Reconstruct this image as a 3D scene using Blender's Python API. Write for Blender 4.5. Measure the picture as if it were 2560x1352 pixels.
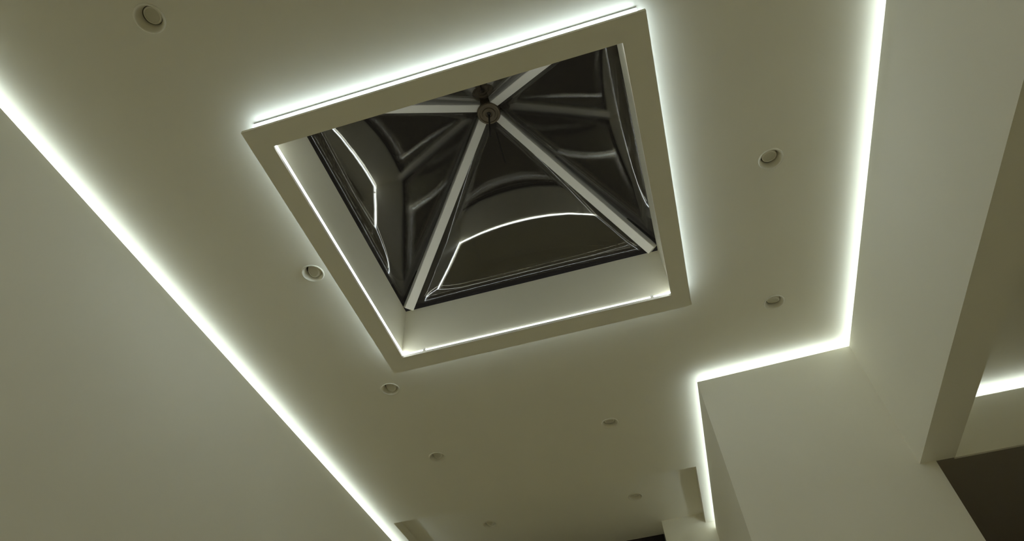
import bpy, bmesh, math
from mathutils import Vector, Matrix

S = bpy.context.scene
for o in list(bpy.data.objects):
    bpy.data.objects.remove(o)
COL = S.collection

# ------------------------------------------------------------------ camera, world, exposure
cam_d = bpy.data.cameras.new('camera')
cam_d.sensor_width = 36.0
cam_d.lens = 22.598
cam_d.clip_start = 0.02
cam = bpy.data.objects.new('camera', cam_d)
COL.objects.link(cam)
R = Matrix(((0.96044551, 0.24094353, 0.13960885),
            (0.27245357, -0.70943947, -0.64997284),
            (-0.05756272, 0.66230043, -0.74702388)))
cam.matrix_world = Matrix.Translation((0, 0, 0.9)) @ R.to_4x4()
S.camera = cam

W = bpy.data.worlds.new('night_sky')
S.world = W
W.use_nodes = True
bg = W.node_tree.nodes['Background']
bg.inputs[0].default_value = (0.95, 0.90, 0.82, 1)
bg.inputs[1].default_value = 0.012

S.view_settings.view_transform = 'Standard'
S.view_settings.look = 'None'
S.view_settings.gamma = 1.0
S.view_settings.use_curve_mapping = False
S.view_settings.exposure = 0.0
S.cycles.use_denoising = True
S.cycles.max_bounces = 20
S.cycles.diffuse_bounces = 16
S.cycles.glossy_bounces = 6
S.cycles.transparent_max_bounces = 24
S.cycles.caustics_reflective = False
S.cycles.caustics_refractive = False
S.cycles.sample_clamp_indirect = 6.0

LED_WALL = 6.7      # radiance of the tape lying on the wall tops
LED_RIM = 7.8       # tape round the outside of the skylight surround
LED_SHAFT = 14.0     # tape inside the skylight shaft

# unseen fill spots added behind camera and in next room; they light the floor
for k, (x, y, z, p) in enumerate(((-0.95, -0.6, 2.74, 13.0), (0.35, -0.6, 2.74, 13.0), (2.1, 0.6, 2.38, 6.0))):
    ld = bpy.data.lights.new('fill_spot', 'SPOT')
    ld.energy = p
    ld.color = (1.0, 0.96, 0.86)
    ld.spot_size = math.radians(95)
    ld.spot_blend = 1.0
    ld.shadow_soft_size = 0.03
    lo = bpy.data.objects.new('fill_spot', ld)
    COL.objects.link(lo)
    lo.location = (x, y, z)
    lo.rotation_euler = (math.radians(44 if k < 2 else 0), 0, 0)


# ------------------------------------------------------------------ materials
def mat(name, col, rough=0.85, metal=0.0, bump=0.0, bscale=300.0, vary=0.0, spec=0.3):
    m = bpy.data.materials.new(name)
    m.use_nodes = True
    nt = m.node_tree
    b = nt.nodes['Principled BSDF']
    b.inputs['Base Color'].default_value = (*col, 1)
    b.inputs['Roughness'].default_value = rough
    b.inputs['Metallic'].default_value = metal
    b.inputs['Specular IOR Level'].default_value = spec
    if bump or vary:
        tc = nt.nodes.new('ShaderNodeTexCoord')
        nz = nt.nodes.new('ShaderNodeTexNoise')
        nz.inputs['Scale'].default_value = bscale
        nz.inputs['Detail'].default_value = 3
        nt.links.new(tc.outputs['Object'], nz.inputs['Vector'])
        if bump:
            bp = nt.nodes.new('ShaderNodeBump')
            bp.inputs['Strength'].default_value = bump
            bp.inputs['Distance'].default_value = 0.001
            nt.links.new(nz.outputs['Fac'], bp.inputs['Height'])
            nt.links.new(bp.outputs['Normal'], b.inputs['Normal'])
        if vary:
            mx = nt.nodes.new('ShaderNodeMix')
            mx.data_type = 'RGBA'
            mx.inputs[6].default_value = (*[c * (1 - vary) for c in col], 1)
            mx.inputs[7].default_value = (*[min(1, c * (1 + vary)) for c in col], 1)
            nt.links.new(nz.outputs['Fac'], mx.inputs[0])
            nt.links.new(mx.outputs[2], b.inputs['Base Color'])
    return m


def emit(name, col, k):
    m = bpy.data.materials.new(name)
    m.use_nodes = True
    nt = m.node_tree
    nt.nodes.clear()
    e = nt.nodes.new('ShaderNodeEmission')
    e.inputs[0].default_value = (*col, 1)
    e.inputs[1].default_value = k
    o = nt.nodes.new('ShaderNodeOutputMaterial')
    nt.links.new(e.outputs[0], o.inputs[0])
    return m


def glass_mat(name, tint, rough):
    m = bpy.data.materials.new(name)
    m.use_nodes = True
    nt = m.node_tree
    nt.nodes.clear()
    lw = nt.nodes.new('ShaderNodeLayerWeight')
    lw.inputs['Blend'].default_value = 0.5
    pw = nt.nodes.new('ShaderNodeMath')
    pw.operation = 'POWER'
    pw.inputs[1].default_value = 5.0
    nt.links.new(lw.outputs['Facing'], pw.inputs[0])
    ma = nt.nodes.new('ShaderNodeMath')
    ma.operation = 'MULTIPLY_ADD'
    ma.inputs[1].default_value = 0.93
    ma.inputs[2].default_value = 0.06
    nt.links.new(pw.outputs[0], ma.inputs[0])
    t = nt.nodes.new('ShaderNodeBsdfTransparent')
    t.inputs[0].default_value = (*tint, 1)
    g = nt.nodes.new('ShaderNodeBsdfGlossy')
    g.inputs['Roughness'].default_value = rough
    mx = nt.nodes.new('ShaderNodeMixShader')
    nt.links.new(ma.outputs[0], mx.inputs[0])
    nt.links.new(t.outputs[0], mx.inputs[1])
    nt.links.new(g.outputs[0], mx.inputs[2])
    o = nt.nodes.new('ShaderNodeOutputMaterial')
    nt.links.new(mx.outputs[0], o.inputs[0])
    return m


def satin_mat(name, col, rough):
    """satin finish with fine horizontal brushing"""
    m = mat(name, col, rough, spec=0.6)
    nt = m.node_tree
    b = nt.nodes['Principled BSDF']
    tc = nt.nodes.new('ShaderNodeTexCoord')
    mp = nt.nodes.new('ShaderNodeMapping')
    mp.inputs['Scale'].default_value = (8, 8, 420)
    nz = nt.nodes.new('ShaderNodeTexNoise')
    nz.inputs['Scale'].default_value = 1.0
    nz.inputs['Detail'].default_value = 4
    bp = nt.nodes.new('ShaderNodeBump')
    bp.inputs['Strength'].default_value = 0.12
    bp.inputs['Distance'].default_value = 0.001
    nt.links.new(tc.outputs['Object'], mp.inputs[0])
    nt.links.new(mp.outputs[0], nz.inputs['Vector'])
    nt.links.new(nz.outputs['Fac'], bp.inputs['Height'])
    nt.links.new(bp.outputs['Normal'], b.inputs['Normal'])
    return m


PAINT = (0.895, 0.869, 0.785)
M_WALL = mat('wall_paint', PAINT, 0.9, bump=0.05, bscale=260, spec=0.15)
M_CEIL = mat('ceiling_paint', PAINT, 0.9, bump=0.05, bscale=240, spec=0.15)
M_PANEL = mat('surround_paint', PAINT, 0.85, bump=0.04, bscale=300, spec=0.2)
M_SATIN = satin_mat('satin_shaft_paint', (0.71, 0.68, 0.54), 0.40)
M_BAR = mat('white_powder_coat', (0.86, 0.83, 0.74), 0.5, spec=0.4)
M_TRIM = mat('downlight_white', (0.82, 0.79, 0.70), 0.5, spec=0.4)
M_LENS = mat('downlight_lens', (0.66, 0.63, 0.53), 0.35, spec=0.5)
M_CAN = mat('downlight_can', (0.20, 0.18, 0.13), 0.7)
M_HUB = mat('bronze_hub', (0.12, 0.092, 0.055), 0.5, metal=0.3)
M_ROD = mat('dark_rod', (0.025, 0.02, 0.016), 0.5)
M_SEAL = mat('dark_seal', (0.03, 0.027, 0.022), 0.7)
M_ALU = mat('grey_profile', (0.45, 0.45, 0.41), 0.6, spec=0.3)
M_GLASS = glass_mat('lantern_glass', (0.93, 0.92, 0.88), 0.012)
M_DGLASS = glass_mat('night_glass', (0.5, 0.5, 0.5), 0.01)
M_FRAME = mat('anthracite_frame', (0.035, 0.028, 0.03), 0.5)
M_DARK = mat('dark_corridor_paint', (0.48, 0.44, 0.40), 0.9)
M_LEDW = emit('led_wall_tape', (0.80, 0.95, 1.0), LED_WALL)
M_LEDR = emit('led_rim_tape', (0.80, 0.95, 1.0), LED_RIM)
M_LEDS = emit('led_shaft_tape', (0.88, 0.96, 1.0), LED_SHAFT)


def floor_mat():
    m = mat('pale_floor_tile', (0.85, 0.81, 0.7), 0.5)
    nt = m.node_tree
    b = nt.nodes['Principled BSDF']
    tc = nt.nodes.new('ShaderNodeTexCoord')
    br = nt.nodes.new('ShaderNodeTexBrick')
    br.inputs['Scale'].default_value = 1.0
    br.inputs['Brick Width'].default_value = 0.9
    br.inputs['Row Height'].default_value = 0.6
    br.inputs['Mortar Size'].default_value = 0.003
    br.inputs['Color1'].default_value = (0.86, 0.83, 0.72, 1)
    br.inputs['Color2'].default_value = (0.83, 0.80, 0.69, 1)
    br.inputs['Mortar'].default_value = (0.6, 0.57, 0.48, 1)
    nt.links.new(tc.outputs['Object'], br.inputs['Vector'])
    nt.links.new(br.outputs['Color'], b.inputs['Base Color'])
    return m


M_FLOOR = floor_mat()


# ------------------------------------------------------------------ helpers
def link(name, bm, m, parent=None, smooth=False, loc=None):
    bmesh.ops.recalc_face_normals(bm, faces=bm.faces)
    me = bpy.data.meshes.new(name)
    bm.to_mesh(me)
    bm.free()
    for mm in (m if isinstance(m, (list, tuple)) else [m]):
        me.materials.append(mm)
    if smooth:
        for p in me.polygons:
            p.use_smooth = True
    o = bpy.data.objects.new(name, me)
    COL.objects.link(o)
    if parent is not None:
        o.parent = parent
    if loc is not None:
        o.location = loc
    return o


def struct(o):
    o['kind'] = 'structure'
    return o


def tag(o, label, cat, group=None):
    o['label'] = label
    o['category'] = cat
    if group:
        o['group'] = group
    return o


def empty(name, loc):
    o = bpy.data.objects.new(name, None)
    o.empty_display_size = 0.05
    COL.objects.link(o)
    o.location = loc
    return o


def box(bm, x0, x1, y0, y1, z0, z1):
    v = [bm.verts.new(p) for p in ((x0, y0, z0), (x1, y0, z0), (x1, y1, z0), (x0, y1, z0),
                                   (x0, y0, z1), (x1, y0, z1), (x1, y1, z1), (x0, y1, z1))]
    for f in ((0, 3, 2, 1), (4, 5, 6, 7), (0, 1, 5, 4), (1, 2, 6, 5), (2, 3, 7, 6), (3, 0, 4, 7)):
        bm.faces.new([v[i] for i in f])


def offset_points(path, d, closed=False):
    """points of the path moved d to its left, mitred at the corners"""
    n = len(path)
    out = []
    for i in range(n):
        p = Vector(path[i])
        if closed or 0 < i < n - 1:
            a = Vector(path[i - 1])
            c = Vector(path[(i + 1) % n])
            n1 = Vector((-(p - a).y, (p - a).x)).normalized()
            n2 = Vector((-(c - p).y, (c - p).x)).normalized()
            b = (n1 + n2)
            b = b / b.dot(n1) if abs(b.dot(n1)) > 1e-6 else n1
            out.append(p + b * d)
        else:
            a, c = (path[0], path[1]) if i == 0 else (path[n - 2], path[n - 1])
            t = Vector(c) - Vector(a)
            out.append(p + Vector((-t.y, t.x)).normalized() * d)
    return out


def sweep_segment(path, i, profile, closed=False):
    """one straight piece of a swept profile (closed outline of (d, z)), mitred where the path turns"""
    bm = bmesh.new()
    n = len(path)
    j = (i + 1) % n
    A, B = [], []
    for d, z in profile:
        q = offset_points(path, d, closed)
        A.append(bm.verts.new((q[i].x, q[i].y, z)))
        B.append(bm.verts.new((q[j].x, q[j].y, z)))
    k = len(profile)
    for s in range(k):
        t = (s + 1) % k
        bm.faces.new((A[s], A[t], B[t], B[s]))
    bm.faces.new(A)
    bm.faces.new(list(reversed(B)))
    bmesh.ops.triangulate(bm, faces=[f for f in bm.faces if len(f.verts) > 4])
    return bm


def slab(outer, holes, z0, z1):
    """horizontal slab with holes"""
    bm = bmesh.new()
    edges = []
    for loop in [outer] + holes:
        vs = [bm.verts.new((x, y, z0)) for x, y in loop]
        for a in range(len(vs)):
            edges.append(bm.edges.new((vs[a], vs[(a + 1) % len(vs)])))
    bmesh.ops.triangle_fill(bm, use_beauty=True, use_dissolve=False, edges=edges, normal=(0, 0, -1))
    r = bmesh.ops.extrude_face_region(bm, geom=bm.faces[:])
    bmesh.ops.translate(bm, verts=[g for g in r['geom'] if isinstance(g, bmesh.types.BMVert)], vec=(0, 0, z1 - z0))
    return bm


def circle(x, y, r, n=40):
    return [(x + r * math.cos(2 * math.pi * k / n), y + r * math.sin(2 * math.pi * k / n)) for k in range(n)]


def lathe(profile, n=48, closed=True):
    bm = bmesh.new()
    rings = []
    for r, z in profile:
        rings.append([bm.verts.new((r * math.cos(2 * math.pi * k / n), r * math.sin(2 * math.pi * k / n), z))
                      for k in range(n)] if r > 1e-6 else [bm.verts.new((0, 0, z))])
    m = len(rings)
    for a in range(m if closed else m - 1):
        A, B = rings[a], rings[(a + 1) % m]
        for k in range(n):
            l = (k + 1) % n
            if len(A) == 1 and len(B) == 1:
                continue
            if len(A) == 1:
                bm.faces.new((A[0], B[l], B[k]))
            elif len(B) == 1:
                bm.faces.new((A[k], A[l], B[0]))
            else:
                bm.faces.new((A[k], A[l], B[l], B[k]))
    return bm


# ------------------------------------------------------------------ the room shell
ZT = 2.700           # top of the wall lips
ZC = 2.745           # ceiling
ZR = 2.805           # ceiling of the shallow recess
YB = -2.2            # wall behind
# lip, trough for the tape, riser behind it
def cove(z0, zt, zc, thick):
    return [(0, z0), (0, zt), (0.012, zt), (0.012, zt - 0.016), (0.075, zt - 0.016), (0.075, zc), (thick, zc), (thick, z0)]

def tape(zt):
    return [(0.016, zt - 0.008), (0.016, zt), (0.027, zt), (0.027, zt - 0.008)]

LEFT = [(-1.5835, YB), (-1.5765, 4.14)]
struct(link('wall_left', sweep_segment(LEFT, 0, cove(0, ZT, ZC, 0.15)), M_WALL))

RIGHT = [(0.2661, 3.965), (0.2787, 2.4908), (0.9463, 2.4688), (0.942, YB)]
# path runs from the far end towards the room's back so that its left side is behind the faces
RIGHT = [(p[0], p[1]) for p in RIGHT]
ZB = 2.118           # underside of the beam and of the header beyond it
bm = sweep_segment(RIGHT, 0, cove(0, ZT, ZC, 0.15))
struct(link('wall_right_far', bm, M_WALL))
def cove_thin(z0, zt, zc):
    return [(0, z0), (0, zt), (0.012, zt), (0.012, zt - 0.016), (0.075, zt - 0.016), (0.075, zc), (0.15, zc), (0.15, zt - 0.05), (0.012, zt - 0.05), (0.012, z0)]
bm = sweep_segment(RIGHT, 1, cove_thin(ZB, ZT, ZC))
low = slab([(0.2787, 2.4908), (1.0032, 2.4669), (1.0032, 2.62), (0.408, 2.62)], [], 0, ZB)
me_low = bpy.data.meshes.new('low')
low.to_mesh(me_low)
low.free()
bm.from_mesh(me_low)
bpy.data.meshes.remove(me_low)
struct(link('wall_far_right', bm, M_WALL))
bm = sweep_segment(RIGHT, 2, cove(ZT - 0.05, ZT, ZC, 0.124))
bl = sweep_segment([RIGHT[2], RIGHT[3]], 0, [(0, ZB), (0, ZT - 0.05), (0.124, ZT - 0.05), (0.124, ZB)])
me_low = bpy.data.meshes.new('low')
bl.to_mesh(me_low)
bl.free()
bm.from_mesh(me_low)
bpy.data.meshes.remove(me_low)
struct(link('wall_right', bm, M_WALL))

bm = bmesh.new()
bm.free()
BACK = [(1.02, YB), (-1.66, YB)]
struct(link('wall_back', sweep_segment(BACK, 0, [(d, z) for d, z in cove(0, ZT, ZC, 0.15)]), M_WALL))
bm = bmesh.new()
box(bm, -1.9, 3.4, YB - 0.2, 6.2, -0.06, 0)
struct(link('floor', bm, M_FLOOR))

# pier at the far end; between the recess sides it rises to the recess ceiling
bm = bmesh.new()
box(bm, -0.041, 0.42, 3.965, 4.14, 0, ZC)
box(bm, -0.041, 0.217, 3.965, 4.14, ZC, ZR)
struct(link('wall_far', bm, M_WALL))

DL = [(-1.0416, 0.3875), (0.6355, 1.400), (0.6409, 2.1251), (-1.0613, 1.3768), (-1.061, 2.1154),
      (-1.054, 2.7033), (-0.1597, 2.729), (-1.0473, 3.5948), (-0.1524, 3.6031)]
HOLE = 0.0365
outer = [(-1.665, YB - 0.15), (1.028, YB - 0.15), (1.030, 2.555), (0.362, 2.575), (0.350, 4.29), (-1.665, 4.29)]
shaft_hole = [(-0.92, 0.78), (0.25, 0.78), (0.25, 1.89), (-0.92, 1.89)]
recess = [(-1.526, 3.2605), (0.2159, 3.2959), (0.2180, 4.27), (-1.519, 4.27)]
holes = [shaft_hole, recess] + [circle(x, y, HOLE) for x, y in DL[:7]]
ceil = struct(link('ceiling', slab(outer, holes, ZC, ZR), M_CEIL))
o2 = [(-1.66, 3.15), (0.34, 3.15), (0.34, 4.29), (-1.66, 4.29)]
struct(link('ceiling_recess', slab(o2, [circle(x, y, HOLE) for x, y in DL[7:]], ZR, ZR + 0.03), M_CEIL))

# glazed far end, dark at night
w = struct(empty('window_1', (-0.85, 4.172, 0)))
bm = bmesh.new()
box(bm, -0.74, 0.80, -0.03, 0.03, ZR - 0.07, ZR)
link('window_head', bm, M_FRAME, w)
for k in range(4):
    bm = bmesh.new()
    x = -0.74 + k * 0.497
    box(bm, x, x + 0.05, -0.028, 0.028, 2.15, ZR - 0.07)
    link('window_mullion', bm, M_FRAME, w)
bm = bmesh.new()
box(bm, -0.74, 0.80, -0.03, 0.03, 2.10, 2.15)
link('window_sill', bm, M_FRAME, w)
for k in range(3):
    bm = bmesh.new()
    x = -0.69 + k * 0.497
    box(bm, x, x + 0.447, -0.008, 0.008, 2.15, ZR - 0.07)
    link('window_pane', bm, M_DGLASS, w)
bm = bmesh.new()
box(bm, -1.66, -0.04, 4.142, 4.29, 0, 2.10)
struct(link('wall_far_left', bm, M_WALL))

# the next room beyond the beam: lower ceiling, header with its own cove
ZT2 = 2.340
XN = 3.1            # far side of the next room
HEAD = [(1.070, 2.4688), (XN, 2.4675)]
NEXT = [(1.070, 2.4688), (XN, 2.4675), (XN, YB), (1.070, YB)]
struct(link('wall_next_room', sweep_segment(NEXT, 0, cove_thin(ZB, ZT2, ZT2 + 0.045)), M_WALL))
bm = bmesh.new()
box(bm, 1.066, XN + 0.15, YB - 0.15, 2.62, ZT2 + 0.045, ZT2 + 0.075)
struct(link('ceiling_next_room', bm, M_CEIL))
struct(link('wall_next_room_side', sweep_segment(NEXT, 1, cove(0, ZT2, ZT2 + 0.045, 0.15)), M_WALL))
struct(link('wall_next_room_back', sweep_segment(NEXT, 2, cove(0, ZT2, ZT2 + 0.045, 0.15)), M_WALL))

# unlit corridor behind the opening
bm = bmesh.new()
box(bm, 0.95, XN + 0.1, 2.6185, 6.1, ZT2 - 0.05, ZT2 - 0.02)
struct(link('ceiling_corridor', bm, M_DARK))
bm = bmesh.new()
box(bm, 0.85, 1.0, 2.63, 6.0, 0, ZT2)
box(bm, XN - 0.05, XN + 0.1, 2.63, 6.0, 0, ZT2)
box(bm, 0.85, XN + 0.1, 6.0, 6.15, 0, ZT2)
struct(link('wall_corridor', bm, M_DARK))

# ------------------------------------------------------------------ LED tapes on the wall tops
G = 'LED tapes hidden on top of the walls'
tag(link('led_strip', sweep_segment(LEFT, 0, tape(ZT)), M_LEDW),
    'long white LED strip glowing along the top of the left wall', 'led strip', G)
tag(link('led_strip', sweep_segment(RIGHT, 2, tape(ZT)), M_LEDW),
    'white LED strip along the top of the right beam, beside the skylight', 'led strip', G)
tag(link('led_strip', sweep_segment(RIGHT, 1, tape(ZT)), M_LEDW),
    'short white LED strip, middle stretch of the zigzag line on the right', 'led strip', G)
tag(link('led_strip', sweep_segment(RIGHT, 0, tape(ZT)), M_LEDW),
    'white LED strip running down to the pale pier beside the ceiling recess', 'led strip', G)
tag(link('led_strip', sweep_segment(NEXT, 0, tape(ZT2)), M_LEDW),
    'white LED strip in the next room, above the dark opening at right edge', 'led strip', G)
tag(link('led_strip', sweep_segment(NEXT, 1, tape(ZT2)), M_LEDW),  # unseen strip added to raise the bounce light
    'added white LED strip, out of view, along the outer side wall of the next room', 'led strip', G)
tag(link('led_strip', sweep_segment(NEXT, 2, tape(ZT2)), M_LEDW),  # also unseen, added for more bounce light
    'added white LED strip, out of view, on the back wall of the next room', 'led strip', G)
tag(link('led_strip', sweep_segment(BACK, 0, tape(ZT)), M_LEDW),  # added behind the camera to brighten the room, never in view
    'added white LED strip, out of view, on the back wall, opposite the dark window', 'led strip', G)

# ------------------------------------------------------------------ skylight surround: a floating square frame
ZF = 2.665
FO = [(-0.9542, 0.7418), (0.2783, 0.7377), (0.2938, 1.9413), (-0.9595, 1.9352)]
FI = [(-0.8861, 0.8112), (0.2021, 0.8097), (0.2220, 1.8589), (-0.8877, 1.8523)]
ZF1 = ZF + 0.012
sur = tag(empty('skylight_surround', (-0.337, 1.333, ZF)),
          'pale square frame floating under the ceiling around the skylight, LED lit behind', 'ceiling panel')
inv = Matrix.Translation((0.337, -1.333, -ZF))

def child(name, bm, m, parent, off, smooth=False):
    bmesh.ops.translate(bm, verts=bm.verts, vec=-Vector(off))
    return link(name, bm, m, parent, smooth)

SO = (-0.337, 1.333, ZF)
child('panel', slab(FO, [FI], ZF, ZF1), M_PANEL, sur, SO)
# upright box between the panel and the ceiling, set back from the edge (FO runs counter-clockwise: left = inside)
def off(path, d):
    return [tuple(p) for p in offset_points(path, d, True)]
FAS = off(FO, 0.018)
ZG = ZC - 0.0015       # a hair below the ceiling
for i in range(4):
    child('fascia', sweep_segment(FAS, i, [(0, ZF1), (0, ZG), (0.012, ZG), (0.012, ZF1)], True), M_PANEL, sur, SO)
    s = child('led_strip', sweep_segment(FAS, i, [(-0.003, ZC - 0.025), (-0.003, ZC - 0.0085), (0, ZC - 0.0085), (0, ZC - 0.025)], True), M_LEDR, sur, SO)
    s['label'] = 'glowing white LED tape on the outer edge of the surround'
    child('profile', sweep_segment(FAS, i, [(-0.003, ZC - 0.0085), (-0.003, ZG), (0, ZG), (0, ZC - 0.0085)], True), M_ALU, sur, SO)
UP = off(FI, -0.010)          # inner faces of the shaft
for i in range(4):
    a, b = (0.014, 0.0265) if i == 3 else (0.001, 0.012)
    s = child('led_strip', sweep_segment(UP, i, [(0.001, ZF1 + a), (0.001, ZF1 + b), (0.004, ZF1 + b), (0.004, ZF1 + a)], True), M_LEDS, sur, SO)
    s['label'] = 'glowing white LED tape on the inner edge of the surround'
for x, y in ((-0.795, 1.853), (0.150, 1.8585)):
    bm = bmesh.new()
    box(bm, x - 0.006, x + 0.006, y - 0.001, y + 0.006, ZF1, ZF1 + 0.013)
    child('strip_clip', bm, M_PANEL, sur, SO)

# ------------------------------------------------------------------ roof lantern over the shaft
ZU = 2.945
APEX = Vector((-0.334, 1.338, 3.572))     # where the glass planes meet
BAR_TOP = Vector((-0.334, 1.338, 3.556))   # where the undersides of the hip bars meet
LO = (-0.334, 1.338, ZU)
lan = tag(empty('roof_lantern', LO),
          'pyramid skylight of four dark glass panes with white hip bars', 'skylight')
UPO = off(FI, -0.026)
for i in range(4):
    child('shaft_panel', sweep_segment(UP, i, [(0, ZF1), (0, ZU), (-0.016, ZU), (-0.016, ZF1)], True), M_SATIN, lan, LO)
BASE = off(FI, -0.014)
for i in range(4):
    child('base_rail', sweep_segment(UP, i, [(-0.016, ZU - 0.03), (-0.016, ZU + 0.012), (-0.05, ZU + 0.012), (-0.05, ZU - 0.03)], True), M_SEAL, lan, LO)

def pane(i, lift, bulge, t=0.005, N=14):
    """a bowed triangular glass sheet from one base edge up to the apex"""
    a = Vector((*BASE[i], ZU + lift))
    b = Vector((*BASE[(i + 1) % 4], ZU + lift))
    c = APEX + Vector((0, 0, lift))
    nrm = (b - a).cross(c - a).normalized()
    if nrm.z < 0:
        nrm = -nrm
    bm = bmesh.new()
    layers = []
    for s in (0, 1):
        g = {}
        for r in range(N + 1):
            for q in range(N + 1 - r):
                w = r / N
                v = q / N
                u = 1 - w - v
                h = max(0.0, 27 * u * v * w)
                h = h ** 0.8
                g[(r, q)] = bm.verts.new(a * u + b * v + c * w + nrm * (bulge * h + s * t))
        for r in range(N):
            for q in range(N - r):
                bm.faces.new((g[(r, q)], g[(r, q + 1)], g[(r + 1, q)]))
                if q < N - r - 1:
                    bm.faces.new((g[(r, q + 1)], g[(r + 1, q + 1)], g[(r + 1, q)]))
        layers.append(g)
    rim = [(0, q) for q in range(N)] + [(r, N - r) for r in range(N)] + [(N - r, 0) for r in range(N)]
    for k in range(len(rim)):
        p, q = rim[k], rim[(k + 1) % len(rim)]
        bm.faces.new((layers[0][p], layers[0][q], layers[1][q], layers[1][p])).material_index = 0
    bmesh.ops.split_edges(bm, edges=[e for e in bm.edges if len(e.link_faces) == 2 and e.calc_face_angle(0) > 0.8])
    return bm

for i in range(4):
    child('glass_pane', pane(i, 0.012, -0.016), M_GLASS, lan, LO, True)
    child('outer_glass_pane', pane(i, 0.034, -0.019), M_GLASS, lan, LO, True)

def bar(p, q, w, h, up=Vector((0, 0, 1)), rise=0.0):
    """a rectangular bar from p to q; w across, h deep, its lower face on the line"""
    d = (q - p).normalized()
    s = d.cross(up).normalized()
    n = s.cross(d).normalized()
    if n.z < 0:
        n = -n
    bm = bmesh.new()
    v = []
    for e in (p, q):
        for a, b in ((-1, 0), (1, 0), (1, 1), (-1, 1)):
            v.append(bm.verts.new(e + s * a * w / 2 + n * (b * h + rise)))
    for f in ((0, 1, 2, 3), (7, 6, 5, 4), (0, 4, 5, 1), (1, 5, 6, 2), (2, 6, 7, 3), (3, 7, 4, 0)):
        bm.faces.new([v[k] for k in f])
    bmesh.ops.bevel(bm, geom=bm.edges[:], offset=0.002, segments=1, affect='EDGES')
    return bm

INS = off(FI, 0.019)
for i in range(4):
    p = Vector((*INS[i], 2.9215))
    h = child('hip_bar', bar(p, BAR_TOP, 0.040, 0.042), M_BAR, lan, LO)
    g = child('glazing_seal', bar(p, BAR_TOP, 0.050, 0.008, rise=0.036), M_SEAL, h, LO)

hub = child('hub', lathe([(0, 0), (0.014, 0), (0.016, -0.004), (0.028, -0.004), (0.030, 0.001), (0.040, 0.001),
                          (0.042, -0.003), (0.049, -0.003), (0.052, 0.002), (0.052, 0.050), (0, 0.050)], closed=False),
            M_HUB, lan, (0, 0, 0), False)
hub.location = Vector((-0.330, 1.336, 3.502)) - Vector(LO)
hub['label'] = 'round bronze hub with concentric rings'
boss = link('hub_boss', lathe([(0, -0.012), (0.008, -0.012), (0.010, -0.004), (0.010, 0), (0, 0)], 24, False), M_ROD, hub, True)
rod = link('hanging_rod', lathe([(0, -0.195), (0.004, -0.195), (0.004, 0), (0, 0)], 16, False), M_ROD, hub, True)
rod['label'] = 'thin dark rod hanging from the hub'

# ------------------------------------------------------------------ recessed downlights
def make_downlight(loc, label):
    root = tag(empty('downlight', loc), label, 'downlight', 'small round recessed downlights')
    link('trim_ring', lathe([(0.0425, 0), (0.0415, -0.003), (0.0385, -0.004), (0.0365, -0.002), (0.034, 0.002), (0.0265, 0.024),
                             (0.0275, 0.025), (0.0355, 0.004), (0.0355, 0)]), M_TRIM, root, True)
    link('can', lathe([(0.0275, 0.025), (0.031, 0.026), (0.031, 0.075), (0, 0.075), (0, 0.074), (0.030, 0.074), (0.030, 0.027), (0.0275, 0.026)], 40, False),
         M_CAN, root, True)
    lamp = link('lamp', lathe([(0, 0.024), (0.019, 0.024), (0.0205, 0.022), (0.0205, 0.002), (0.0195, 0), (0.0165, 0), (0.0155, 0.002), (0, 0.002)], 40, False), M_TRIM, root)
    lens = link('lens', lathe([(0, 0.0012), (0.0155, 0.0012), (0.0155, 0.003), (0, 0.003)], 40, False), M_LENS, lamp)
    return root, lamp

def copy_tree(o, parent=None):
    c = o.copy()
    COL.objects.link(c)
    if parent:
        c.parent = parent
    for ch in o.children:
        copy_tree(ch, c)
    return c

LABELS = [
    'biggest downlight, in the top left corner, with a pale lamp disc set deep',
    'upper of two pale downlights right of the skylight',
    'lower of two pale downlights right of the skylight, above the short LED strip',
    'downlight touching the left glow of the skylight frame, dark gap around lamp',
    "downlight just below the skylight frame's lowest corner",
    'downlight between the lowest frame corner and the ceiling recess, left row',
    'shallow pale downlight left of the outward wall corner, above the ceiling recess',
    'left one of the two downlights inside the ceiling recess, near bottom edge',
    'right one of the two downlights inside the ceiling recess, by the pier',
]
# lamp tilt: degrees, direction the lamp faces (world, degrees), sink
TILT = [(6, 200, 0.021), (8, 100, 0.014), (20, 120, 0.010), (32, 235, 0.012), (32, 235, 0.012),
        (32, 235, 0.012), (14, 90, 0.010), (32, 235, 0.012), (10, 90, 0.008)]
first = None
for k, (x, y) in enumerate(DL):
    z = ZC if k < 7 else ZR
    if first is None:
        r, _ = make_downlight((x, y, z), LABELS[k])
        first = r
    else:
        r = copy_tree(first)
        r.location = (x, y, z)
        r['label'] = LABELS[k]
    t, a, s = TILT[k]
    lamp = [c for c in r.children if c.name.startswith('lamp')][0]
    ax = Vector((-math.sin(math.radians(a)), math.cos(math.radians(a)), 0))
    # tip the lamp so that its face looks down and towards the given direction
    lamp.rotation_mode = 'QUATERNION'
    d = Vector((math.cos(math.radians(a)) * math.sin(math.radians(t)), math.sin(math.radians(a)) * math.sin(math.radians(t)), -math.cos(math.radians(t))))
    lamp.rotation_quaternion = Vector((0, 0, -1)).rotation_difference(d)
    lamp.location = (0, 0, s)
    if k in (0, 1, 2, 6, 8):
        lamp.scale = (1.24, 1.24, 1.0)
